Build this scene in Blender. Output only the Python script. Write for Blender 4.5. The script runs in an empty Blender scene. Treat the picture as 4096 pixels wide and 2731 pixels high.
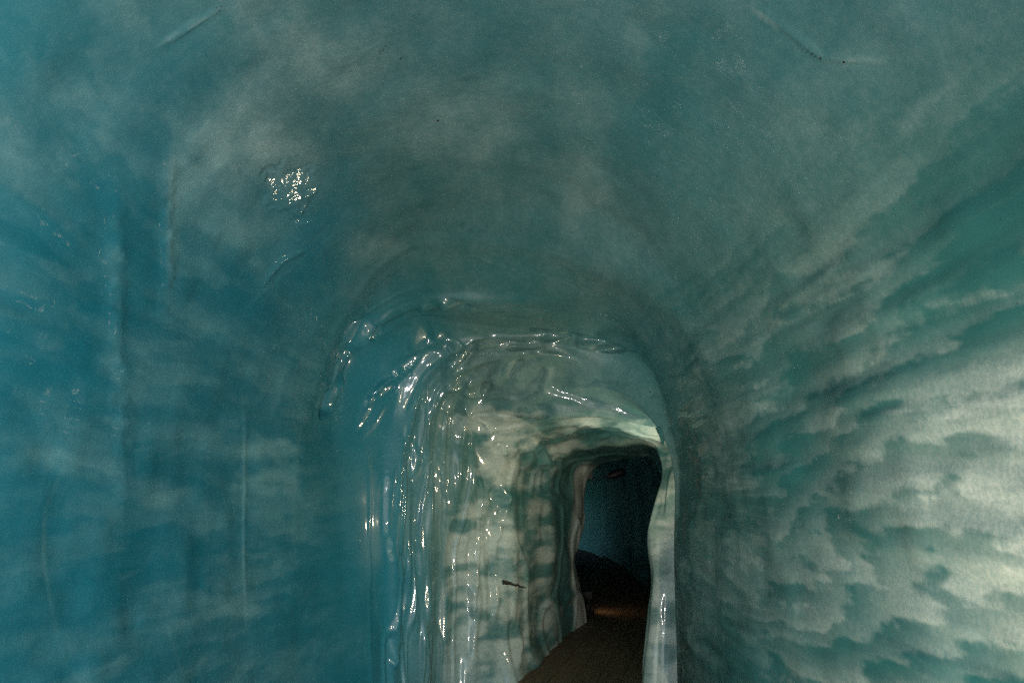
import bpy, bmesh, math, random
import numpy as np
from mathutils import Vector, Matrix

random.seed(7)
rng = np.random.default_rng(11)
scene = bpy.context.scene
COL = scene.collection
R = math.radians

# ------------------------------------------------------------------ camera
EYE = 1.6
PITCH = R(11.9)
FPX = 683.0                       # focal length in pixels of a 1024 px wide frame
cam_data = bpy.data.cameras.new("camera")
cam_data.sensor_width = 36.0
cam_data.lens = 36.0 * FPX / 1024.0
cam_data.clip_start = 0.02
cam_data.clip_end = 5000
cam = bpy.data.objects.new("camera", cam_data)
COL.objects.link(cam)
cam.location = (0, 0, EYE)
cam.rotation_euler = (R(90) + PITCH, 0, 0)
scene.camera = cam

# ------------------------------------------------------------------ sky, sun, exposure
SUN_EL, SUN_ROT = R(38), R(250)
world = bpy.data.worlds.new("World")
scene.world = world
world.use_nodes = True
wn = world.node_tree
wn.nodes.clear()
sky = wn.nodes.new("ShaderNodeTexSky")
sky.sky_type = 'NISHITA'
sky.sun_disc = False
sky.sun_elevation = SUN_EL
sky.sun_rotation = SUN_ROT
bg = wn.nodes.new("ShaderNodeBackground")
bg.inputs["Strength"].default_value = 0.15
wo = wn.nodes.new("ShaderNodeOutputWorld")
wn.links.new(sky.outputs[0], bg.inputs[0])
wn.links.new(bg.outputs[0], wo.inputs[0])

sun_data = bpy.data.lights.new("sun", 'SUN')
sun_data.energy = 2.5
sun_data.angle = R(0.5)
sun_data.color = (1.0, 0.95, 0.88)
sun = bpy.data.objects.new("sun", sun_data)
COL.objects.link(sun)
sd = Vector((math.sin(SUN_ROT) * math.cos(SUN_EL), math.cos(SUN_ROT) * math.cos(SUN_EL), math.sin(SUN_EL)))
sun.rotation_euler = sd.to_track_quat('Z', 'Y').to_euler()
sun.location = sd * 60

vs = scene.view_settings
vs.view_transform = 'Standard'
vs.look = 'None'
vs.gamma = 1.0
vs.exposure = 1.65
vs.use_curve_mapping = False
scene.cycles.use_denoising = False
scene.cycles.max_bounces = 6
scene.cycles.diffuse_bounces = 5
scene.cycles.glossy_bounces = 2
scene.cycles.sample_clamp_indirect = 1.5
scene.cycles.caustics_reflective = False
scene.cycles.caustics_refractive = False

# ------------------------------------------------------------------ helpers
CP, SP = math.cos(PITCH), math.sin(PITCH)

def P(u, v, d):
    """photo pixel (1024 wide) at forward distance d -> point"""
    xc, yc = (u - 512.0) / FPX, -(v - 341.0) / FPX
    dy = CP - yc * SP
    dz = SP + yc * CP
    k = d / dy
    return (xc * k, d, EYE + dz * k)

def PF(u, d, z=-0.16):
    """point at height z, forward distance d, in pixel column u"""
    ax = d * CP + (z - EYE) * SP
    return ((u - 512.0) / FPX * ax, d, z)

def project(p):
    ax = p[..., 1] * CP + (p[..., 2] - EYE) * SP
    up = -p[..., 1] * SP + (p[..., 2] - EYE) * CP
    ok = ax > 0.3
    axs = np.where(ok, ax, 1.0)
    u = np.where(ok, 512 + FPX * p[..., 0] / axs, -9e3)
    v = np.where(ok, 341 - FPX * up / axs, -9e3)
    return u, v

def _hash(ix, iy, iz, seed):
    h = (ix.astype(np.uint32) * np.uint32(374761393) + iy.astype(np.uint32) * np.uint32(668265263)
         + iz.astype(np.uint32) * np.uint32(2147483647) + np.uint32((seed * 974634217) & 0xFFFFFFFF))
    h = (h ^ (h >> np.uint32(13))) * np.uint32(1274126177)
    h = h ^ (h >> np.uint32(16))
    h = h * np.uint32(2246822519)
    h = h ^ (h >> np.uint32(15))
    return (h & np.uint32(0xFFFFFF)).astype(np.float32) / np.float32(0xFFFFFF) * 2 - 1

def vnoise(p, seed=0):
    """value noise in [-1,1], p (...,3)"""
    f = np.floor(p)
    i = f.astype(np.int64)
    w = (p - f).astype(np.float32)
    w = w * w * w * (w * (w * 6 - 15) + 10)
    out = 0
    for dx in (0, 1):
        for dy in (0, 1):
            for dz in (0, 1):
                c = _hash(i[..., 0] + dx, i[..., 1] + dy, i[..., 2] + dz, seed)
                out = out + c * (w[..., 0] if dx else 1 - w[..., 0]) * (w[..., 1] if dy else 1 - w[..., 1]) * (w[..., 2] if dz else 1 - w[..., 2])
    return out

def fbm(p, seed=0, octaves=4, gain=0.5):
    out, a, n = 0, 1.0, 0.0
    q = p.copy()
    for o in range(octaves):
        out = out + a * vnoise(q + 17.3 * o, seed + o)
        n += a
        a *= gain
        q = q * 2.03
    return out / n

def sstep(a, b, x):
    t = np.clip((x - a) / (b - a), 0, 1)
    return t * t * (3 - 2 * t)

def link(o, parent=None):
    COL.objects.link(o)
    if parent is not None:
        o.parent = parent
    return o

def tag(o, label=None, cat=None, group=None, kind=None):
    for k, val in (("label", label), ("category", cat), ("group", group), ("kind", kind)):
        if val:
            o[k] = val
    return o

def empty(name, loc):
    o = bpy.data.objects.new(name, None)
    o.location = loc
    return link(o)

def bm_obj(name, bm, mat, parent=None, smooth=False):
    me = bpy.data.meshes.new(name)
    bm.to_mesh(me)
    bm.free()
    if smooth:
        for p in me.polygons:
            p.use_smooth = True
    me.materials.append(mat)
    return link(bpy.data.objects.new(name, me), parent)

# ------------------------------------------------------------------ materials
class NT:
    def __init__(self, name):
        self.m = bpy.data.materials.new(name)
        self.m.use_nodes = True
        self.t = self.m.node_tree
        self.t.nodes.clear()
        self.out = self.n("ShaderNodeOutputMaterial")
    def n(self, kind, **kw):
        x = self.t.nodes.new(kind)
        for k, val in kw.items():
            setattr(x, k, val)
        return x
    def l(self, a, b):
        self.t.links.new(a, b)
    def val(self, sock, x):
        if hasattr(x, "is_output"):
            self.l(x, sock)
        else:
            sock.default_value = x
    def math(self, op, a, b=0.0, c=0.0, clamp=False):
        x = self.n("ShaderNodeMath", operation=op, use_clamp=clamp)
        for i, y in enumerate((a, b, c)):
            self.val(x.inputs[i], y)
        return x.outputs[0]
    def mix(self, f, a, b):
        x = self.n("ShaderNodeMix", data_type='RGBA')
        self.val(x.inputs[0], f)
        self.val(x.inputs[6], a)
        self.val(x.inputs[7], b)
        return x.outputs[2]
    def smooth(self, x, a, b):
        y = self.n("ShaderNodeMapRange", interpolation_type='SMOOTHSTEP')
        self.val(y.inputs[0], x)
        y.inputs[1].default_value = a
        y.inputs[2].default_value = b
        return y.outputs[0]
    def pos(self, scale):
        g = self.n("ShaderNodeNewGeometry")
        m = self.n("ShaderNodeMapping")
        m.inputs["Scale"].default_value = scale
        self.l(g.outputs["Position"], m.inputs["Vector"])
        return m.outputs[0]
    def noise(self, vec, scale, detail=4, rough=0.55, dist=0.0):
        x = self.n("ShaderNodeTexNoise")
        self.l(vec, x.inputs["Vector"])
        x.inputs["Scale"].default_value = scale
        x.inputs["Detail"].default_value = detail
        x.inputs["Roughness"].default_value = rough
        x.inputs["Distortion"].default_value = dist
        return x.outputs["Fac"]
    def bump(self, h, strength, dist, normal=None):
        x = self.n("ShaderNodeBump")
        x.inputs["Strength"].default_value = strength
        x.inputs["Distance"].default_value = dist
        self.l(h, x.inputs["Height"])
        if normal is not None:
            self.l(normal, x.inputs["Normal"])
        return x.outputs[0]

def ice_material():
    t = NT("ice")
    at = t.n("ShaderNodeAttribute", attribute_name="milk")
    wt = t.n("ShaderNodeAttribute", attribute_name="wet")
    milk, wet = at.outputs["Fac"], wt.outputs["Fac"]
    p1 = t.pos((1, 1, 1))
    ps = t.pos((1.0, 0.6, 1.2))
    pv = t.pos((1.0, 1.0, 0.5))
    # bubbly milky ice over clear ice, torn at its edges
    dp = t.n("ShaderNodeAttribute", attribute_name="blue_tint").outputs["Fac"]
    n1 = t.noise(ps, 8.0, 4, 0.6, 0.4)
    n2 = t.noise(p1, 28.0, 5, 0.68)
    n3 = t.noise(p1, 75.0, 2, 0.6)
    x = t.math('MULTIPLY_ADD', t.math('SUBTRACT', n1, 0.5), t.math('MULTIPLY_ADD', milk, 0.55, 0.14), milk)
    x = t.math('MULTIPLY_ADD', t.math('SUBTRACT', n2, 0.5), t.math('MULTIPLY_ADD', milk, 0.22, 0.27), x)
    # torn-edged bubble bands: sharp on one side, fading on the other
    bd = t.n("ShaderNodeAttribute", attribute_name="band").outputs["Fac"]
    ba = t.n("ShaderNodeAttribute", attribute_name="bandamp").outputs["Fac"]
    q = t.math('MULTIPLY_ADD', t.math('SUBTRACT', n1, 0.5), 0.34, bd)
    q = t.math('MULTIPLY_ADD', t.math('SUBTRACT', n2, 0.5), 0.36, q)
    fr = t.math('FRACT', q)
    tooth = t.math('MULTIPLY', t.smooth(fr, 0.0, 0.46), t.math('POWER', t.math('SUBTRACT', 1.0, fr), 1.3))
    x = t.math('MULTIPLY_ADD', t.math('SUBTRACT', tooth, 0.36), ba, x)
    mf = t.smooth(x, -0.15, 1.10)
    clear = t.mix(dp, (0.034, 0.142, 0.140, 1), (0.016, 0.195, 0.262, 1))
    milky = t.mix(t.smooth(n3, 0.3, 0.7), (0.42, 0.50, 0.47, 1), (0.59, 0.64, 0.58, 1))
    milky = t.mix(dp, milky, (0.20, 0.42, 0.45, 1))  # milky ice tinted for the bluish light on it
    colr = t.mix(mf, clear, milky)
    # fine dark dirt flecks frozen in
    vo = t.n("ShaderNodeTexVoronoi", feature='F1')
    t.l(p1, vo.inputs["Vector"])
    vo.inputs["Scale"].default_value = 26.0
    fl = t.math('LESS_THAN', vo.outputs["Distance"], 0.055)
    fl = t.math('MULTIPLY', fl, t.smooth(t.noise(p1, 2.2, 2), 0.60, 0.66))
    colr = t.mix(t.math('MULTIPLY', fl, 0.7), colr, (0.02, 0.025, 0.02, 1))
    b = t.n("ShaderNodeBsdfPrincipled")
    t.l(colr, b.inputs["Base Color"])
    t.val(b.inputs["Roughness"], t.math('MULTIPLY_ADD', mf, 0.25, 0.38))
    b.inputs["IOR"].default_value = 1.31
    t.val(b.inputs["Specular IOR Level"], t.math('MULTIPLY', wet, 0.6))
    # relief: fine frost grain, plus the glassy melted skin in the coat
    grain = t.noise(p1, 90.0, 1, 0.6)
    dimp = t.noise(p1, 14.0, 2, 0.5)
    hb = t.math('MULTIPLY_ADD', grain, 0.25, dimp)
    t.l(t.bump(hb, 0.07, 0.012), b.inputs["Normal"])
    w1 = t.noise(pv, 6.0, 2, 0.5, 0.3)
    w2 = t.noise(p1, 60.0, 1, 0.5)
    hc = t.math('MULTIPLY_ADD', w2, 0.05, w1)
    cb = t.n("ShaderNodeBump")
    t.l(t.n("ShaderNodeAttribute", attribute_name="chop").outputs["Fac"], cb.inputs["Strength"])
    cb.inputs["Distance"].default_value = 0.022
    t.l(hc, cb.inputs["Height"])
    t.l(cb.outputs[0], b.inputs["Coat Normal"])
    t.l(wet, b.inputs["Coat Weight"])
    t.val(b.inputs["Coat Roughness"], t.math('MULTIPLY_ADD', t.n("ShaderNodeAttribute", attribute_name="chop").outputs["Fac"], -0.055, 0.09))
    b.inputs["Coat IOR"].default_value = 1.4
    t.l(b.outputs[0], t.out.inputs[0])
    return t.m

def wood_material():
    t = NT("wet_dark_wood")
    oi = t.n("ShaderNodeObjectInfo")
    tc = t.n("ShaderNodeTexCoord")
    m = t.n("ShaderNodeMapping")
    m.inputs["Scale"].default_value = (14, 0.8, 14)
    t.l(tc.outputs["Object"], m.inputs["Vector"])
    g = t.noise(m.outputs[0], 3.0, 6, 0.65, 0.8)
    c = t.mix(g, (0.055, 0.040, 0.024, 1), (0.20, 0.135, 0.075, 1))
    c = t.mix(t.math('MULTIPLY', oi.outputs["Random"], 0.5), c, (0.085, 0.062, 0.038, 1))
    b = t.n("ShaderNodeBsdfPrincipled")
    t.l(c, b.inputs["Base Color"])
    t.val(b.inputs["Roughness"], t.math('MULTIPLY_ADD', g, 0.3, 0.45))
    t.l(t.bump(g, 0.4, 0.004), b.inputs["Normal"])
    t.l(b.outputs[0], t.out.inputs[0])
    return t.m

def plain(name, col, rough=0.5, metal=0.0, var=0.3):
    t = NT(name)
    n = t.noise(t.pos((1, 1, 1)), 30.0, 4, 0.6)
    dark = tuple(c * (1 - var) for c in col) + (1,)
    c = t.mix(n, dark, tuple(col) + (1,))
    b = t.n("ShaderNodeBsdfPrincipled")
    t.l(c, b.inputs["Base Color"])
    b.inputs["Roughness"].default_value = rough
    b.inputs["Metallic"].default_value = metal
    t.l(t.bump(n, 0.2, 0.003), b.inputs["Normal"])
    t.l(b.outputs[0], t.out.inputs[0])
    return t.m

def glow(name, col, strength):
    t = NT(name)
    e = t.n("ShaderNodeEmission")
    e.inputs[0].default_value = tuple(col) + (1,)
    e.inputs[1].default_value = strength
    t.l(e.outputs[0], t.out.inputs[0])
    return t.m

ICE = ice_material()
WOOD = wood_material()
BLACK = plain("black_metal", (0.015, 0.015, 0.016), 0.45, 0.0)
GRIT = plain("dark_grit", (0.02, 0.018, 0.014), 0.8)
ROCK = plain("wet_dark_soil", (0.03, 0.028, 0.025), 0.8)

# ------------------------------------------------------------------ the carved ice: cross-section rings
# 13 points per ring: left floor .. left wall .. crown .. right wall .. right floor
def chamber(d, xl, xr, h):
    return [(xl + .12, d, -.16), (xl + .02, d, .62), (xl - .05, d, 1.35), (xl - .01, d, 1.95), (xl + .22, d, h - .62),
            (xl + .68, d, h - .17), ((xl + xr) / 2, d, h), (xr - .72, d, h - .14), (xr - .22, d, h - .58),
            (xr + .02, d, h - 1.15), (xr + .07, d, 1.35), (xr + .03, d, .65), (xr - .08, d, -.16)]

def tunnel(xl, dl, xr, dr, h):
    def q(f, z):
        return (xl + (xr - xl) * f, dl + (dr - dl) * f, z)
    return [q(.06, -.16), q(.01, .45), q(-.02, .95), q(0, 1.4), q(.07, h - .33), q(.24, h - .09), q(.5, h), q(.76, h - .08),
            q(.93, h - .33), q(1, 1.4), q(1.02, .95), q(.99, .45), q(.94, -.16)]

RINGS = [
    ("back",  chamber(-2.6, -3.2, 1.8, 4.0), 20),
    ("back2", chamber(-1.6, -2.0, 1.35, 3.4), 40),
    ("near0", chamber(-0.2, -1.52, 1.22, 3.15), 60),
    ("near1", chamber(1.2, -1.50, 1.20, 3.18), 120),
    ("near2", chamber(2.6, -1.50, 1.19, 3.28), 110),
    ("near3", [(-1.36, 3.75, -.16), (-1.44, 3.75, .62), (-1.48, 3.75, 1.35), (-1.44, 3.75, 1.95), (-1.22, 3.75, 2.64), (-.78, 3.7, 3.12),
               (-.15, 3.65, 3.32), (.48, 3.6, 3.14), (.95, 3.45, 2.66), (1.14, 3.35, 2.05), (1.21, 3.3, 1.35), (1.17, 3.3, .65), (1.08, 3.3, -.16)], 70),
    ("A", [PF(288, 4.4), P(292, 610, 4.4), P(294, 520, 4.4), P(304, 425, 4.4), P(335, 335, 4.4), P(387, 262, 4.4), P(458, 238, 4.35),
           P(540, 252, 4.3), P(622, 288, 4.15), P(688, 358, 4.05), P(716, 455, 4.0), P(722, 570, 4.0), PF(718, 4.0)], 60),
    ("B", [PF(338, 4.95), P(340, 620, 4.95), P(338, 520, 4.95), P(331, 407, 4.95), P(345, 352, 4.95), P(393, 311, 4.9), P(449, 300, 4.85),
           P(525, 303, 4.8), P(608, 312, 4.72), P(662, 362, 4.65), P(688, 455, 4.65), P(692, 570, 4.6), PF(690, 4.6)], 60),
    ("C", [PF(391, 5.45), P(393, 640, 5.45), P(393, 540, 5.45), P(400, 440, 5.45), P(424, 372, 5.4), P(468, 336, 5.35), P(520, 331, 5.3),
           P(570, 337, 5.25), P(618, 347, 5.2), P(655, 378, 5.1), P(676, 465, 5.05), P(678, 570, 5.0), PF(678, 5.0)], 40),
    ("C2", [PF(420, 5.7), P(421, 640, 5.7), P(422, 540, 5.7), P(424, 450, 5.7), P(441, 392, 5.6), P(480, 360, 5.5), P(525, 352, 5.42),
            P(572, 358, 5.35), P(615, 382, 5.3), P(655, 428, 5.2), P(671, 470, 5.15), P(675, 570, 5.1), PF(675, 5.1)], 34),
    ("D", [PF(441, 5.95), P(442, 640, 5.95), P(448, 540, 5.95), P(460, 450, 5.95), P(463, 414, 5.9), P(482, 406, 5.85), P(522, 403, 5.75),
           P(575, 407, 5.65), P(630, 412, 5.55), P(690, 435, 5.45), P(722, 485, 5.4), P(730, 570, 5.4), PF(730, 5.4)], 44),
    ("E", [PF(518, 6.15), P(508, 645, 6.3), P(503, 560, 6.4), P(500, 490, 6.4), P(507, 450, 6.35), P(530, 429, 6.3), P(565, 422, 6.2),
           P(605, 420, 6.1), P(645, 426, 5.95), P(702, 440, 5.95), P(712, 485, 5.95), P(714, 560, 5.93), PF(712, 5.92)], 50),
    ("F", [PF(556, 7.6), P(549, 600, 7.55), P(550, 550, 7.5), P(549, 490, 7.5), P(553, 462, 7.4), P(568, 447, 7.3), P(592, 441, 7.1),
           P(628, 438, 6.8), P(658, 443, 6.5), P(671, 470, 6.35), P(661, 530, 6.25), P(657, 600, 6.2), PF(646, 6.15)], 46),
    ("G", [PF(586, 8.9), P(581, 595, 8.9), P(577, 558, 8.9), P(581, 515, 8.9), P(586, 480, 8.8), P(600, 464, 8.7), P(620, 459, 8.5),
           P(640, 456, 8.2), P(660, 462, 7.9), P(672, 490, 7.7), P(674, 535, 7.6), P(674, 590, 7.5), PF(668, 7.4)], 40),
    ("H", tunnel(.80, 10.2, 2.10, 9.6, 2.15), 24),
    ("I", tunnel(.75, 12.0, 2.24, 11.6, 2.3), 24),
    ("J", tunnel(.60, 14.6, 2.30, 14.6, 2.35), 24),
    ("K", tunnel(.0, 16.8, 2.22, 17.6, 2.35), 24),
    ("L", tunnel(-1.2, 18.2, 1.5, 20.4, 2.4), 20),
    ("M", tunnel(-3.2, 18.8, -2.6, 21.6, 2.5), 10),
    ("N", tunnel(-3.6, 17.6, -3.6, 22.2, 3.4), 2),
]
names = [r[0] for r in RINGS]
CTRL = np.array([r[1] for r in RINGS], dtype=np.float64)        # K x 13 x 3
K, M = CTRL.shape[:2]

def catmull(pts, x):
    """pts (n,...) sampled at real x in [0,n-1]"""
    n = len(pts)
    i = np.clip(np.floor(x).astype(int), 0, n - 2)
    w = (x - i).reshape((-1,) + (1,) * (pts.ndim - 1))
    p0 = pts[np.clip(i - 1, 0, n - 1)]
    p1, p2 = pts[i], pts[i + 1]
    p3 = pts[np.clip(i + 2, 0, n - 1)]
    return .5 * (2 * p1 + (p2 - p0) * w + (2 * p0 - 5 * p1 + 4 * p2 - p3) * w ** 2 + (3 * p1 - p0 - 3 * p2 + p3) * w ** 3)

NTT = 600
tt = np.linspace(0, M - 1, NTT)
ring_dense = np.swapaxes(catmull(np.swapaxes(CTRL, 0, 1), tt), 0, 1)   # K x NT x 3
ss = []
for k in range(K - 1):
    n = RINGS[k][2]
    ss += list(k + np.arange(n) / n)
ss.append(K - 1.0)
ss = np.array(ss)
NS = len(ss)

def hermite(pts, x):
    """gentler than catmull along the tunnel: limited tangents"""
    n = len(pts)
    dl = np.diff(pts, axis=0)
    tan = np.zeros_like(pts)
    a, b = dl[:-1], dl[1:]
    same = (a * b) > 0
    tan[1:-1] = np.where(same, 2 * a * b / np.where(same, a + b, 1), 0)
    tan[0], tan[-1] = dl[0], dl[-1]
    i = np.clip(np.floor(x).astype(int), 0, n - 2)
    w = (x - i)[:, None, None]
    h00 = 2 * w ** 3 - 3 * w ** 2 + 1
    h10 = w ** 3 - 2 * w ** 2 + w
    h01 = -2 * w ** 3 + 3 * w ** 2
    h11 = w ** 3 - w ** 2
    return h00 * pts[i] + h10 * tan[i] + h01 * pts[i + 1] + h11 * tan[i + 1]

G = hermite(ring_dense, ss)                    # NS x NT x 3
S = np.repeat(ss[:, None], NTT, 1)
T = np.repeat(tt[None, :], NS, 0)

def grid_normals(g):
    a = np.gradient(g, axis=0)
    b = np.gradient(g, axis=1)
    n = np.cross(b, a)
    n /= np.linalg.norm(n, axis=2, keepdims=True) + 1e-12
    return n

NRM = grid_normals(G)
mid = G[:, NTT // 2:NTT // 2 + 1] * .5 + (G[:, :1] + G[:, -1:]) * .25
if np.mean(np.sum(NRM * (mid - G), axis=2)) < 0:
    NRM = -NRM
    FLIP = True
else:
    FLIP = False

# --- relief, all along the inward normal
iA, iB, iC, iC2, iD, iE, iF, iG = [names.index(x) for x in ("A", "B", "C", "C2", "D", "E", "F", "G")]
U0, V0 = project(G)
leftish = 1 - sstep(6.3, 7.7, T) * (1 - sstep(iC2, iD, S))
arch = sstep(iA - .3, iB, S) * (1 - sstep(iG, iG + 1.2, S))
disp = 0.030 * fbm(G * np.array([1.1, .8, 1.1]), 3, 3)
disp += (0.012 - .006 * arch) * fbm(G * 4.0, 21, 2)
# scalloped drapes in the stepped passage: ridges that follow the arches and hang down the walls
sj = S + .16 * fbm(np.stack([T * 1.2, S * .8, S * 0], -1), 5, 2)
low = fbm(np.stack([S * 1.8, T * 1.0, S * 0 + 3.3], -1), 33, 2)
fold = np.maximum(sstep(iB + .35, iC + .1, S), .45 * sstep(3.0, 4.4, T))
disp += arch * leftish * fold * 0.050 * low
ledge = np.abs(fbm(np.stack([sj * 2.6, T * .55, S * 0 + 8.3], -1), 35, 2))
disp += arch * leftish * fold * 0.024 * (1 - sstep(0, .22, ledge))
side = sstep(6.2, 4.8, T)
vert = fbm(np.stack([S * 2.3, T * .55, S * 0 + 1.7], -1), 44, 2)
disp += arch * side * fold * (0.011 + .018 * sstep(iD - .2, iD + .1, S) * (1 - sstep(iE, iF, S))) * vert
for kx, amp, w in ((iA, .012, .12), (iB, .035, .09), (iC, .050, .13), (iC2, .030, .14), (iD, .055, .14), (iE, .035, .12), (iF, .05, .14)):
    calm = np.where(kx <= iB, sstep(2.6, 3.8, T), 1.0)
    wob = .10 * fbm(np.stack([T * .8, T * 0 + kx, T * 0], -1), 60 + kx, 2)
    e = (S - kx - wob) / np.where(S - kx - wob > 0, w * 1.8, w)
    disp += leftish * calm * amp * np.exp(-e * e)

lay0 = .6 * fbm(G * np.array([2.4, .75, 5.4]), 92, 3) + .5 * fbm(G * np.array([5.0, 1.2, 15.0]), 94, 3)
disp += .026 * lay0 * sstep(7.4, 9.0, T) * (1 - sstep(iB, iC2, S)) * sstep(1, 3, S)
disp += .012 * lay0 * sstep(5, 3.5, T) * (1 - arch)

def seg_dist(u, v, pts):
    """pixel distance to polyline and position along it 0..1"""
    best = np.full(u.shape, 1e9)
    along = np.zeros(u.shape)
    n = len(pts) - 1
    for i in range(n):
        ax, ay = pts[i]
        bx, by = pts[i + 1]
        dx, dy = bx - ax, by - ay
        q = np.clip(((u - ax) * dx + (v - ay) * dy) / (dx * dx + dy * dy), 0, 1)
        d = np.hypot(u - ax - q * dx, v - ay - q * dy)
        m = d < best
        best = np.where(m, d, best)
        along = np.where(m, (i + q) / n, along)
    return best, along

# single gouges, ledges and ridges that can be told apart (pixel polyline, half width px, height m)
STROKES = [
    ([(158, 46), (190, 27), (222, 7)], 2.2, .009), ([(170, 150), (169, 200), (170, 260), (167, 320)], 7, .010),
    ([(118, 190), (118, 300), (122, 420), (120, 520)], 9, .008),
    ([(752, 8), (775, 25), (800, 45), (820, 59), (850, 61), (880, 62)], 2.5, .007),
    ([(327, 418), (337, 378), (342, 357), (359, 336), (373, 320), (393, 313), (416, 303), (449, 301), (472, 306)], 3, .022),
    ([(361, 416), (369, 399), (381, 384), (405, 372), (418, 355)], 3, .018),
    ([(362, 436), (375, 420), (384, 404)], 3, .012), ([(374, 342), (384, 330), (392, 322)], 3, .014),
    ([(457, 324), (518, 333), (566, 337), (618, 346), (664, 354)], 2.2, .020),
    ([(416, 402), (408, 420), (400, 440), (397, 463), (395, 485), (393, 508)], 3, .020),
    ([(452, 366), (462, 355), (472, 346)], 4, .022), ([(498, 376), (508, 364), (520, 354)], 5, .024),
    ([(443, 398), (452, 390), (462, 383)], 3, .015), ([(440, 440), (443, 470), (445, 500), (443, 530)], 2.5, .020),
    ([(482, 442), (490, 425), (505, 415), (520, 411)], 2.5, .020), ([(535, 425), (545, 433), (560, 436), (574, 432)], 2, .020),
    ([(540, 420), (555, 418), (566, 421)], 2, .015), ([(590, 424), (620, 430), (650, 436)], 2, .016),
    ([(565, 388), (600, 386), (622, 392), (640, 402)], 2.2, .018),
    ([(497, 490), (496, 530), (495, 580), (494, 640)], 2.5, .020), ([(475, 520), (474, 570), (472, 620), (470, 660)], 2.5, .022),
    ([(483, 545), (485, 590), (484, 630)], 2, .014), ([(386, 470), (385, 510), (388, 560)], 3, .014),
    ([(243, 390), (245, 480), (243, 540), (245, 600)], 2, .004),
    ([(664, 560), (661, 610), (661, 690)], 2.0, .004), ([(265, 285), (285, 262), (315, 248)], 2.5, .010),
]
for pts, w, h in STROKES:
    dst, al = seg_dist(U0, V0, pts)
    env = np.sin(np.clip(al, .03, .97) * math.pi) ** .5
    jag = .65 + .35 * fbm(np.stack([U0 * .12, V0 * .12, U0 * 0], -1), 71, 2)
    disp += 1.5 * h * env * jag * np.exp(-(dst / w) ** 2)
# chiselled facets that catch the lamp in the pocket: (u, v, half length px, half width px, turn)
LAMP3 = np.array((1.37, 5.50, 1.40))
FACETS = [(292, 186, 15, 12, -40), (303, 222, 6, 3, 0), (357, 332, 11, 4, -45), (375, 331, 7, 3, -45), (332, 395, 12, 3, -70),
          (420, 337, 9, 6, -60), (441, 336, 5, 4, 0), (455, 344, 7, 4, 30), (461, 357, 13, 5, -50),
          (507, 366, 13, 6, -40), (459, 382, 9, 4, -35), (402, 372, 5, 3, 0), (365, 418, 10, 3, -65), (386, 388, 7, 4, -30),
          (410, 414, 12, 3, -68), (450, 405, 5, 5, 0), (475, 397, 11, 5, -40), 
          (487, 437, 9, 3, -50), (498, 447, 4, 4, 0), (527, 441, 7, 5, -30), (540, 454, 4, 6, 10), (409, 460, 4, 9, 5),
          (441, 458, 3, 13, 0), (443, 480, 4, 5, 0), (432, 478, 3, 8, 0), (396, 470, 3, 9, 0), (384, 486, 4, 7, 0), (393, 500, 3, 9, 5),
          (497, 496, 4, 7, 0), (492, 530, 4, 12, 0), (483, 536, 4, 5, 0), (472, 572, 3, 20, 0), (494, 588, 3, 16, 0), (513, 640, 4, 15, 0),
          (452, 301, 10, 3, 5), (430, 303, 8, 3, -12), (600, 346, 14, 3, 8), (560, 336, 12, 3, 5), (397, 566, 3, 8, 0), (392, 650, 3, 10, 0),]
jitter = fbm(G * 9.0, 73, 2)
jag2 = fbm(G * 16.0, 74, 2)
for u0, v0, ra, rb, turn in FACETS:
    m = (np.abs(U0 - u0) < 7) & (np.abs(V0 - v0) < 7) & (G[..., 1] > .5)
    if not m.any():
        continue
    cand = np.argwhere(m)
    cand = cand[G[m][:, 1] < G[m][:, 1].min() + .3]
    q = min(cand, key=lambda k: (U0[k[0], k[1]] - u0) ** 2 + (V0[k[0], k[1]] - v0) ** 2)
    x0, n0 = G[q[0], q[1]], NRM[q[0], q[1]]
    lv = LAMP3 - x0
    cv = np.array((0, 0, EYE)) - x0
    h = lv / np.linalg.norm(lv) + cv / np.linalg.norm(cv)
    h /= np.linalg.norm(h)
    g = -(h / max(.45, h @ n0) - n0)
    g -= n0 * (g @ n0)
    gl = np.linalg.norm(g)
    if gl > 1.3:
        continue
    g *= min(1.0, .55 / (gl + 1e-9))
    off = G - x0
    c, sn = math.cos(R(turn)), math.sin(R(turn))
    a = ((U0 - u0) * c + (V0 - v0) * sn) / (ra * 1.25)
    b = (-(U0 - u0) * sn + (V0 - v0) * c) / (rb * 1.25)
    rr = np.hypot(a, b) + (.9 * jag2 if u0 == 292 else .30 * jitter)
    wnd = (1 - sstep(.75, 1.7, rr)) * (np.sum(off * off, -1) < .16)
    disp += wnd * (off @ g)
G = G + NRM * disp[..., None]
NRM2 = grid_normals(G)
if FLIP:
    NRM2 = -NRM2
U, V = project(G)

# --- how milky the ice is (bubble bands along the glacier's layers, white patches, painted light and shade at the doorway) and how melted its skin
wobu = 14 * fbm(np.stack([U / 45, V / 45, U * 0], -1), 81, 3)
wobv = 14 * fbm(np.stack([U / 45, V / 45, U * 0 + 9], -1), 82, 3)
mott = .75 + .5 * fbm(np.stack([U / 22, V / 22, U * 0 + 5], -1), 83, 3)
def blob(u0, v0, ru, rv, rot=0.0):
    c, s = math.cos(R(rot)), math.sin(R(rot))
    a = ((U + wobu - u0) * c + (V + wobv - v0) * s) / ru
    b = (-(U + wobu - u0) * s + (V + wobv - v0) * c) / rv
    return (1 - sstep(.45, 1.45, np.hypot(a, b))) * mott

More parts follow.
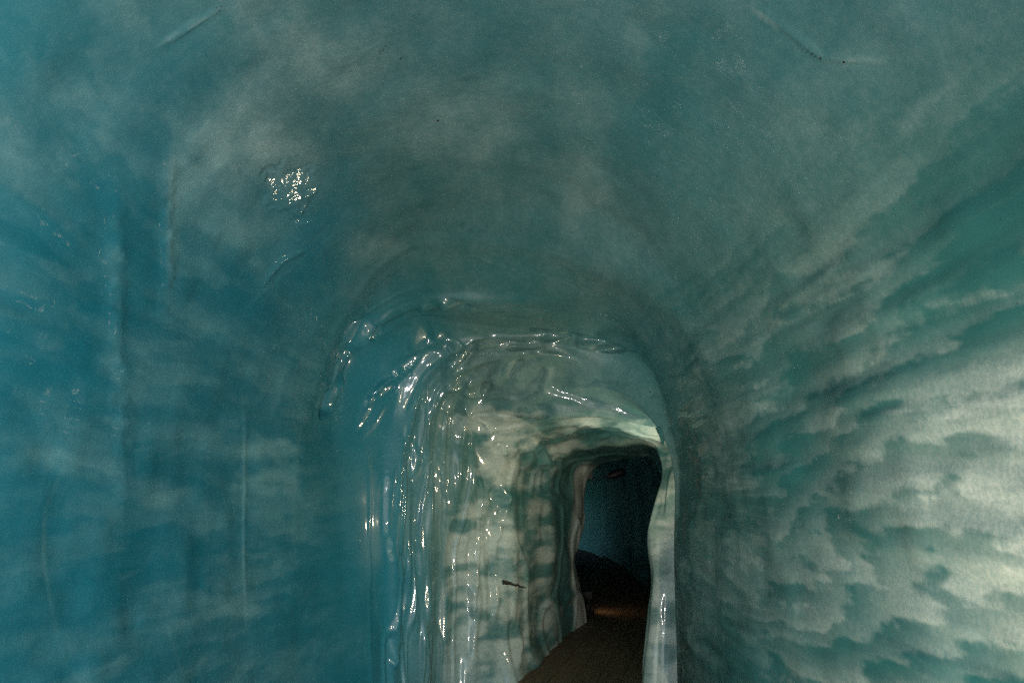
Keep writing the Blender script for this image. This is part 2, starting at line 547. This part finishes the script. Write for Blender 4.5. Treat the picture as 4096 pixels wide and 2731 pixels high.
warp = .22 * fbm(G * 1.5, 91, 2)[..., None]
lay = .62 * fbm(G * np.array([2.4, 1.25, 5.6]) + 1.5 * warp, 92, 5, .6) + .50 * fbm(G * np.array([5.0, 2.6, 13.0]) + 3 * warp, 94, 4, .6)
soft = fbm(G * np.array([1.5, 1.1, 1.3]), 95, 4)
rightw = sstep(7.6, 9.0, T) * (1 - sstep(iB, iC2, S))
leftw = sstep(5.2, 3.6, T)
ceil = sstep(3.8, 5.0, T) * sstep(8.6, 7.6, T)
milk = .17 + .13 * soft + ceil * .16 * fbm(G * np.array([5.0, 1.4, 2.0]), 96, 4) - .02 * ceil * (1 - sstep(iA - .3, iB, S)) + .05 * ceil * sstep(iC, iC2, S) * (1 - sstep(iE, iF, S))
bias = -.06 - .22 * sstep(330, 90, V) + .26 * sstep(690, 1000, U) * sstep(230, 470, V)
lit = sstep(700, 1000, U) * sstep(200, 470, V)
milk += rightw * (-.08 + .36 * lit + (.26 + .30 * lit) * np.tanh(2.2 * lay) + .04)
milk += leftw * (1 - sstep(iA, iB, S)) * (-.05 + .30 * sstep(-.25, .35, lay))
near = (1 - sstep(iA - .1, iA + .3, S))
milk += near * .26 * sstep(166, 173, U + .25 * wobu) * (1 - sstep(205, 340, U + wobu)) * sstep(95, 150, V + wobv) * (1 - sstep(225, 330, V + wobv)) * mott
for a in ((235, 130, 52, 42, -30), (235, 120, 40, 36, -30), (192, 170, 28, 26, 0), (192, 170, 28, 26, 0), (285, 160, 50, 30, 25), (225, 215, 45, 30, 20), (175, 235, 9, 40, 2),
          (270, 250, 28, 30, 40), (355, 240, 50, 18, 15), (575, 110, 34, 28, -15), (580, 190, 28, 45, 0), (470, 120, 60, 50, 0),
          (60, 466, 60, 11, 6), (60, 466, 60, 11, 6), (150, 484, 40, 12, 10), (150, 484, 40, 12, 10), (210, 444, 60, 13, 12), (270, 452, 36, 11, 2), (270, 452, 36, 11, 2), (270, 486, 30, 11, -3), (270, 486, 30, 11, -3), (130, 405, 10, 20, 20),
          (60, 640, 60, 14, -4), (160, 632, 50, 10, -9), (230, 615, 55, 9, -12), (60, 130, 70, 60, 0), (330, 60, 60, 40, 0), (180, 360, 60, 50, 0)):
    milk += near * .20 * blob(*a)
milk -= near * .12 * (blob(45, 340, 60, 90) + blob(260, 290, 40, 40) + blob(130, 560, 90, 60))
for pts, w, h in (([(243, 395), (245, 475), (243, 545), (246, 625)], 1.8, .30), ([(62, 470), (45, 510), (43, 555), (50, 600), (57, 632)], 2.0, .22),
                  ([(172, 150), (173, 220), (171, 270), (169, 330)], 5, .16), ([(118, 190), (117, 300), (119, 430)], 7, .10),
                  ([(315, 248), (290, 268), (262, 292), (235, 318)], 1.8, .16), ([(135, 323), (165, 324)], 1.5, -.12),
                  ([(158, 46), (190, 27), (222, 7)], 1.8, .35), ([(752, 8), (765, 18), (778, 28)], 2.5, .30), ([(838, 61), (860, 60), (885, 62)], 1.6, .25),
                  ([(300, 425), (295, 480), (294, 560)], 3, .12), ([(205, 480), (208, 560), (205, 600)], 2.2, .10), ([(165, 620), (185, 680)], 2, .14),
                  ([(210, 610), (260, 596), (330, 575)], 2.5, .10), ([(100, 668), (200, 640), (300, 622)], 3, .10), ([(0, 585), (80, 572), (150, 570)], 4, -.08)):
    dst, al = seg_dist(U, V, pts)
    milk += near * h * np.exp(-(dst / w) ** 2) * (.6 + .5 * mott) * np.sin(np.clip(al, .06, .94) * math.pi) ** .5
inn = sstep(iD - .25, iD + .05, S) * (1 - sstep(iF - .1, iF + .1, S))
for a in ((520, 440, 60, 34, 0), (515, 540, 48, 60, 0), (620, 405, 50, 26, 12), (480, 560, 30, 90, 0), (530, 620, 30, 50, 0)):
    milk += inn * .13 * blob(*a)
milk += inn * (-.15 + .52 * sstep(-.3, .35, fbm(G * np.array([3.0, 2.2, 8.0]) + warp, 97, 4)))
milk += sstep(9.0, 9.6, T) * sstep(iD, iE, S) * (1 - sstep(iF + .05, iF + .3, S)) * .30
milk += arch * (-.11 * sstep(iC + .3, iC - .3, S) + .34 * (lay - .05) * sstep(iC2, iB, S) * sstep(3.2, 1.6, T))
milk -= sstep(iF - .05, iF + .15, S) * .10 + sstep(iG, iG + .5, S) * .08  # ice darkened inside the doorway: shade put into its colour
milk += sstep(iF + .42, iF + .62, S) * (1 - sstep(iG + .05, iG + .3, S)) * sstep(5.0, 4.0, T) * 1.1  # left jamb strip paled: lamplight put into the ice colour
blue_tint = np.clip(sstep(.6, -1.3, G[..., 0]) * (1 - .8 * sstep(iC, iD, S)) * sstep(6.5, 3.5, T) + .35 * fbm(G * 1.1, 98, 2), 0, 1)  # bluer ice to the left, with bluish daylight put into its colour
blue_tint = np.maximum(blue_tint, .26 * ceil * near)
blue_tint = np.maximum(blue_tint, .15 * sstep(iG, iG + .7, S))
band = 7.6 * G[..., 2] + .5 * G[..., 1] + 3.0 * fbm(G * np.array([.9, .55, 1.2]), 101, 3) + 2.0 * lay
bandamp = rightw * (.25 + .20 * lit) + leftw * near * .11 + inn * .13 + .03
wet = np.clip(.45 + .7 * arch + .5 * fbm(G * 1.3, 99, 2), .10, 1.0)
wet = np.clip(wet - near * .05 - rightw * .15, .06, 1)
chop = np.clip(.30 - .10 * arch + near * .5 * blob(292, 186, 40, 36), .1, .8)
wet = wet * (1 - .9 * near * sstep(300, 200, U)) * (1 - .85 * sstep(iG, iG + .6, S))
wet = wet * (1 - .8 * sstep(372, 350, U) * sstep(415, 450, V))
wet = np.clip(wet + near * (.9 * blob(292, 186, 26, 22) + .4 * blob(240, 165, 60, 50)), 0, 1)

# --- cut the sheet into its walls, ceiling and arches
def ice_piece(name, s0, s1, t0, t1, label, cat, group=None, kind=None):
    a = int(np.argmin(np.abs(ss - s0)))
    b = int(np.argmin(np.abs(ss - s1)))
    c = int(np.argmin(np.abs(tt - t0)))
    d = int(np.argmin(np.abs(tt - t1)))
    g = G[a:b + 1, c:d + 1]
    ns, nt = g.shape[:2]
    idx = np.arange(ns * nt).reshape(ns, nt)
    q = np.stack([idx[:-1, :-1], idx[:-1, 1:], idx[1:, 1:], idx[1:, :-1]], -1).reshape(-1, 4)
    if FLIP:
        q = q[:, ::-1]
    me = bpy.data.meshes.new(name)
    me.vertices.add(ns * nt)
    me.vertices.foreach_set("co", g.reshape(-1).astype(np.float32))
    me.loops.add(q.size)
    me.loops.foreach_set("vertex_index", q.reshape(-1).astype(np.int32))
    me.polygons.add(len(q))
    me.polygons.foreach_set("loop_start", np.arange(0, q.size, 4, dtype=np.int32))
    me.polygons.foreach_set("use_smooth", np.ones(len(q), dtype=bool))
    me.update(calc_edges=True)
    me.validate()
    for nm, arr in (("milk", milk), ("wet", wet), ("blue_tint", blue_tint), ("chop", chop), ("band", band), ("bandamp", bandamp)):
        at = me.attributes.new(nm, 'FLOAT', 'POINT')
        at.data.foreach_set("value", arr[a:b + 1, c:d + 1].reshape(-1).astype(np.float32))
    me.normals_split_custom_set_from_vertices(NRM2[a:b + 1, c:d + 1].reshape(-1, 3).tolist())
    me.materials.append(ICE)
    o = link(bpy.data.objects.new(name, me))
    return tag(o, label, cat, group, kind)

E = K - 1.0
TL, TR = 4.1, 8.1
ice_piece("ice_wall", 0, iA, 0, TL, "blue ice wall with faint milky bands and vertical melt lines", "ice wall", kind="structure")
ice_piece("ice_ceiling", 0, iA, TL, TR, "domed teal ice ceiling with cloudy patches and dirt specks", "ice ceiling", kind="structure")
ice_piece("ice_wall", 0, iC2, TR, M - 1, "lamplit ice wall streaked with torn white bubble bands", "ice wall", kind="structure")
AR = "carved ice arches stepping down to the doorway"
ice_piece("ice_arch", iA, iB, 0, TR, "widest outermost ice arch, smooth dark teal below the ceiling", "ice arch", AR)
ice_piece("ice_arch", iB, iC, 0, TR, "second ice arch with long glinting ridges on its left shoulder", "ice arch", AR)
ice_piece("ice_arch", iC, iC2, 0, TR, "narrow dark ice arch band just inside the thin glinting ceiling line", "ice arch", AR)
ice_piece("ice_arch", iC2, iD, 0, TR, "ice arch with clear dark side and lit ceiling hollow before the pale niche", "ice arch", AR)
ice_piece("ice_arch", iD, iE, 0, TR, "pale lamplit ice arch hung with vertical melt drapes", "ice arch", AR)
ice_piece("ice_arch", iE, iF, 0, TR, "innermost pale ice arch with dark slot above the boards", "ice arch", AR)
ice_piece("ice_pillar", iC2, iF, TR, M - 1, "bright pale wavy ice edge beside the walkway", "ice pillar")
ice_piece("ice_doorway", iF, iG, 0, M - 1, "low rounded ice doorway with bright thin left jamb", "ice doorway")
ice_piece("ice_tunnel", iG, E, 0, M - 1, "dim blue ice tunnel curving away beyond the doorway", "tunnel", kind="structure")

# ------------------------------------------------------------------ ground and the plank walkway
bm = bmesh.new()
bmesh.ops.create_grid(bm, x_segments=60, y_segments=60, size=40)
for v in bm.verts:
    v.co.z = -0.075 + .008 * math.sin(v.co.x * 3.1) * math.cos(v.co.y * 2.3)
ground = bm_obj("ground", bm, ROCK)
tag(ground, "dark wet ground under the boards", "ground", kind="structure")

PA = np.array(PF(620, 6.11, 0.0)); PB = np.array(PF(640.5, 7.7, 0.0))
head = (PB - PA)[:2]; head /= np.linalg.norm(head)
ang = math.atan2(head[0], head[1])
walk = empty("floor", (0, 0, 0))
tag(walk, "dark wet plank walkway leading through the ice doorway", "walkway", kind="structure")
PW = 0.195
pm = bpy.data.meshes.new("plank")
bm = bmesh.new()
bmesh.ops.create_cube(bm, size=1)
bmesh.ops.scale(bm, vec=(PW - .004, 6.0, .035), verts=bm.verts)
bmesh.ops.bevel(bm, geom=bm.edges[:], offset=.004, segments=1, affect='EDGES')
bm.to_mesh(pm); bm.free()
pm.materials.append(WOOD)
perp = np.array([head[1], -head[0]])
for row in range(-9, 14):
    off = ((row * 7) % 5) * .6
    for seg in range(-3, 7):
        c = PA[:2] + perp * (PW * (row + .5)) + head * (seg * 6.003 + 2 * off - 3.2)
        if abs(c[0]) > 6 or c[1] > 24 or c[1] < -6:
            continue
        # keep only boards that lie in the tunnel
        dr = np.abs(G[:, 0, 1] * .5 + G[:, -1, 1] * .5 - c[1]).argmin()
        if c[0] < G[dr, 0, 0] - 1.2 or c[0] > G[dr, -1, 0] + .8:
            continue
        o = bpy.data.objects.new("plank", pm)
        o.location = (c[0], c[1], -.0175 + random.uniform(-.002, .002))
        o.rotation_euler = (0, random.uniform(-.004, .004), -ang)
        link(o, walk)

# ------------------------------------------------------------------ lamps of the grotto and one added fill lamp
def box(bm, c, s, rot=None):
    r = bmesh.ops.create_cube(bm, size=1)
    bmesh.ops.scale(bm, vec=s, verts=r["verts"])
    if rot is not None:
        bmesh.ops.rotate(bm, matrix=rot, verts=r["verts"])
    bmesh.ops.translate(bm, vec=c, verts=r["verts"])
    return r["verts"]

def cyl(bm, a, b, r1, r2=None, seg=16):
    a, b = Vector(a), Vector(b)
    r = bmesh.ops.create_cone(bm, cap_ends=True, segments=seg, radius1=r1, radius2=r1 if r2 is None else r2, depth=(b - a).length)
    bmesh.ops.rotate(bm, matrix=(b - a).to_track_quat('Z', 'Y').to_matrix(), verts=r["verts"])
    bmesh.ops.translate(bm, vec=(a + b) / 2, verts=r["verts"])

def lamp(loc, aim, power, col, size, label, spot=150, w=.20, h=.14):
    """small flood lamp: housing with fins, glass, yoke on a foot; its own light sits just before the glass"""
    loc, aim = Vector(loc), Vector(aim)
    root = empty("flood_lamp", (loc.x, loc.y, 0))
    tag(root, label, "lamp", "flood lamps lighting the ice")
    d = (aim - loc).normalized()
    q = d.to_track_quat('Z', 'Y').to_matrix()
    L = loc - Vector((loc.x, loc.y, 0))
    def put(name, fn, mat):
        bm = bmesh.new()
        fn(bm)
        return bm_obj(name, bm, mat, root)
    def housing(bm):
        box(bm, (0, 0, 0), (w, h, .05))
        for i in range(5):
            box(bm, ((i - 2) * w * .2, 0, -.04), (.008, h * .85, .04))
        for sx in (-1, 1):
            box(bm, (sx * (w / 2 + .004), 0, .03), (.012, h + .02, .02))
        for sy in (-1, 1):
            box(bm, (0, sy * (h / 2 + .004), .031), (w, .012, .02))
        bmesh.ops.rotate(bm, matrix=q, verts=bm.verts)
        bmesh.ops.translate(bm, vec=L, verts=bm.verts)
    put("housing", housing, BLACK)
    def glass(bm):
        box(bm, (0, 0, .028), (w * .92, h * .9, .004))
        bmesh.ops.rotate(bm, matrix=q, verts=bm.verts)
        bmesh.ops.translate(bm, vec=L, verts=bm.verts)
    put("lamp_glass", glass, glow("lamp_glass_lit", col, 6.0))
    def yoke(bm):
        side = q @ Vector((1, 0, 0))
        for sx in (-1, 1):
            a = L + side * sx * (w / 2 + .02)
            cyl(bm, a, (a.x * 1.0, a.y, max(.02, L.z - .12)), .007, seg=8)
        cyl(bm, L - side * (w / 2 + .02) + Vector((0, 0, -min(.12, L.z - .02))), L + side * (w / 2 + .02) + Vector((0, 0, -min(.12, L.z - .02))), .007, seg=8)
        cyl(bm, (L.x, L.y, 0.0), (L.x, L.y, max(.02, L.z - .12)), .012, seg=10)
        cyl(bm, (L.x, L.y, 0.0), (L.x, L.y, .02), .09, .07, seg=20)
    put("stand", yoke, BLACK)
    ld = bpy.data.lights.new("lamp_light", 'SPOT')
    ld.energy = power
    ld.color = col
    ld.spot_size = R(spot)
    ld.spot_blend = 1.0
    ld.shadow_soft_size = size
    lo = bpy.data.objects.new("lamp_light", ld)
    link(lo, root)
    lo.location = L + d * .06
    lo.rotation_euler = (-d).to_track_quat('Z', 'Y').to_euler()
    return root

WARM = (1.0, .82, .56)
lamp((-.25, -.75, .55), (-1.4, 3.0, 1.9), 128, (1.0, .98, .94), .06, "added fill flood lamp on a stand, unseen, facing the blue ice wall", 150)  # added fill light to brighten the left wall and ceiling
lamp((.62, .45, .30), (1.2, 1.7, .60), 74, WARM, .05, "black flood lamp on a stand by the streaked ice wall", 132)
lamp(tuple(LAMP3), (.2, 6.1, 1.9), 14, WARM, .04, "black flood lamp hidden in the pocket behind the streaked ice wall", 175, .12, .10)
lamp((.98, 9.35, .22), (1.7, 9.5, .1), .3, (1.0, .62, .32), .03, "small black lamp on the boards behind the doorway jamb", 150, .10, .07)

# ------------------------------------------------------------------ small things on and in the ice
ITER_S = S < iG + .5
def on_ice(u, v):
    """nearest ice surface point and normal behind a pixel"""
    m = (np.abs(U - u) < 5) & (np.abs(V - v) < 5) & (G[..., 1] > .5)
    ii = np.argwhere(m)
    y = G[m][:, 1]
    keep = ii[y < y.min() + .35]
    k = min(keep, key=lambda q: (U[q[0], q[1]] - u) ** 2 + (V[q[0], q[1]] - v) ** 2)
    return Vector(G[k[0], k[1]]), Vector(NRM2[k[0], k[1]])

def lump(bm, c, n, size, along=None, stretch=1.0, flat=.6, sub=1):
    r = bmesh.ops.create_icosphere(bm, subdivisions=sub, radius=size)
    zq = n.to_track_quat('Z', 'Y').to_matrix()
    if along is not None:
        x = (along - n * along.dot(n)).normalized()
        y = n.cross(x)
        zq = Matrix((x, y, n)).transposed()
    for v in r["verts"]:
        v.co *= random.uniform(.7, 1.2)
        v.co.x *= stretch
        v.co.z *= flat
        v.co = zq @ v.co + c

def stone(u, v, px, label, stretch=1.2):
    p, n = on_ice(u, v)
    bm = bmesh.new()
    lump(bm, p, n, px * p.y / FPX, Vector((1, 0, 1)), stretch, .6, 2)
    o = bm_obj("stone", bm, GRIT)
    return tag(o, label, "stone", "dark stones frozen into the ice")

def grit(pts, n, spread, label, px=.7):
    bm = bmesh.new()
    for i in range(n):
        f = random.random() * (len(pts) - 1)
        k = min(int(f), len(pts) - 2)
        w = f - k
        u = pts[k][0] * (1 - w) + pts[k + 1][0] * w + random.gauss(0, spread)
        v = pts[k][1] * (1 - w) + pts[k + 1][1] * w + random.gauss(0, spread)
        p, nn = on_ice(u, v)
        lump(bm, p + Vector((random.uniform(-.004, .004), random.uniform(-.004, .004), 0)), nn, px * random.uniform(.4, 1.1) * p.y / FPX, None, 1, .6, 1)
    o = bm_obj("grit", bm, GRIT)
    return tag(o, label, "grit", None, "stuff")

stone(439, 120.5, 1.6, "lone dark stone frozen in the open ceiling ice")
stone(402, 57.5, 1.1, "tiny dark stone beside the brown grit streak")
stone(820, 58.8, 1.3, "dark stone at the bend of the ceiling crease")
stone(844, 62.5, 1.3, "dark stone at the pale end of the ceiling crease", 1.8)
grit([(387, 43), (380, 53), (376, 63)], 40, .9, "curved streak of brown grit in the ceiling ice")
grit([(383, 70), (386, 83)], 9, 2.2, "sparse grit specks trailing below the curved streak")
grit([(411, 22), (418, 18), (428, 23)], 16, 2.0, "loose grit specks in the ceiling ice above the streak")
grit([(215, 12), (223, 6)], 12, .8, "grit at the upper end of the long pale gouge")
grit([(797, 46), (806, 52), (820, 57)], 26, 1.3, "brown grit line along the ceiling crease")
grit([(652, 394), (660, 399)], 14, 2.0, "grit patch on the dark arch above the doorway")

# dark slot in the pale niche, its shade built as a solid black strip
p0, n0 = on_ice(503, 581)
p1, n1 = on_ice(527, 587)
bm = bmesh.new()
ring0 = None
for i in range(13):
    w = i / 12
    c, nn = on_ice(503 + 24 * w, 581 + 6 * w)
    if (c - p0.lerp(p1, w)).length > .15:
        c = p0.lerp(p1, w)
    c = c + n0 * .008 + Vector((0, 0, random.uniform(-.004, .004)))
    rr = .016 * (1.15 - w) * random.uniform(.8, 1.25)
    ring = [bm.verts.new(c + Vector((0, 0, 1)) * rr * math.sin(a) + n0 * rr * .7 * math.cos(a)) for a in np.linspace(0, 2 * math.pi, 8, endpoint=False)]
    if ring0:
        for j in range(8):
            bm.faces.new((ring0[j], ring0[(j + 1) % 8], ring[(j + 1) % 8], ring[j]))
    else:
        bm.faces.new(ring)
    ring0 = ring
bm.faces.new(ring0[::-1])
bmesh.ops.recalc_face_normals(bm, faces=bm.faces[:])
tag(bm_obj("dark_slot", bm, GRIT, None, True), "thin dark slot in the pale ice near the boards, its shade a black strip", "dark slot")

# stub of ice hanging from the lip above the doorway
p0, n0 = on_ice(661, 434)
bm = bmesh.new()
prev = None
rings = []
for k, (dz, rr, dx) in enumerate(((.05, .030, -.012), (.02, .026, -.006), (-.01, .020, 0), (-.035, .016, .004), (-.06, .012, .006), (-.078, .006, .007))):
    ring = [bm.verts.new(p0 + Vector((dx + rr * math.cos(a) * (1 + .15 * math.sin(3 * a + k)), rr * math.sin(a) - .01, dz))) for a in np.linspace(0, 2 * math.pi, 14, endpoint=False)]
    if rings:
        for j in range(14):
            bm.faces.new((rings[-1][j], rings[-1][(j + 1) % 14], ring[(j + 1) % 14], ring[j]))
    rings.append(ring)
bm.faces.new(rings[-1])
bmesh.ops.recalc_face_normals(bm, faces=bm.faces[:])
tag(bm_obj("icicle", bm, ICE, None, True), "short stubby icicle on the lip above the doorway corner", "icicle")

# unlit spotlight arm hung across the far tunnel
def far(u, v, d=10.6):
    return Vector(P(u, v, d))
fx = empty("spotlight_arm", far(589, 474))
tag(fx, "unlit dark spotlight on a thin arm under the far tunnel ceiling", "spotlight")
o0 = far(589, 474)
bm = bmesh.new()
box(bm, (-.02, 0, 0), (.13, .10, .13))
cyl(bm, (-.02, 0, .05), (-.02, 0, .45), .014)
bm_obj("mount_box", bm, BLACK, fx)
bm = bmesh.new()
cyl(bm, (.03, 0, -.055), far(610, 476) - o0, .007)
bm_obj("arm", bm, BLACK, fx)
bm = bmesh.new()
a, b = far(606, 477) - o0, far(625, 470) - o0
cyl(bm, a, a.lerp(b, .45), .016, .062)
cyl(bm, a.lerp(b, .45), a.lerp(b, .85), .064, .060)
cyl(bm, a.lerp(b, .85), b, .060, .045)
bm_obj("lamp_head", bm, BLACK, fx)
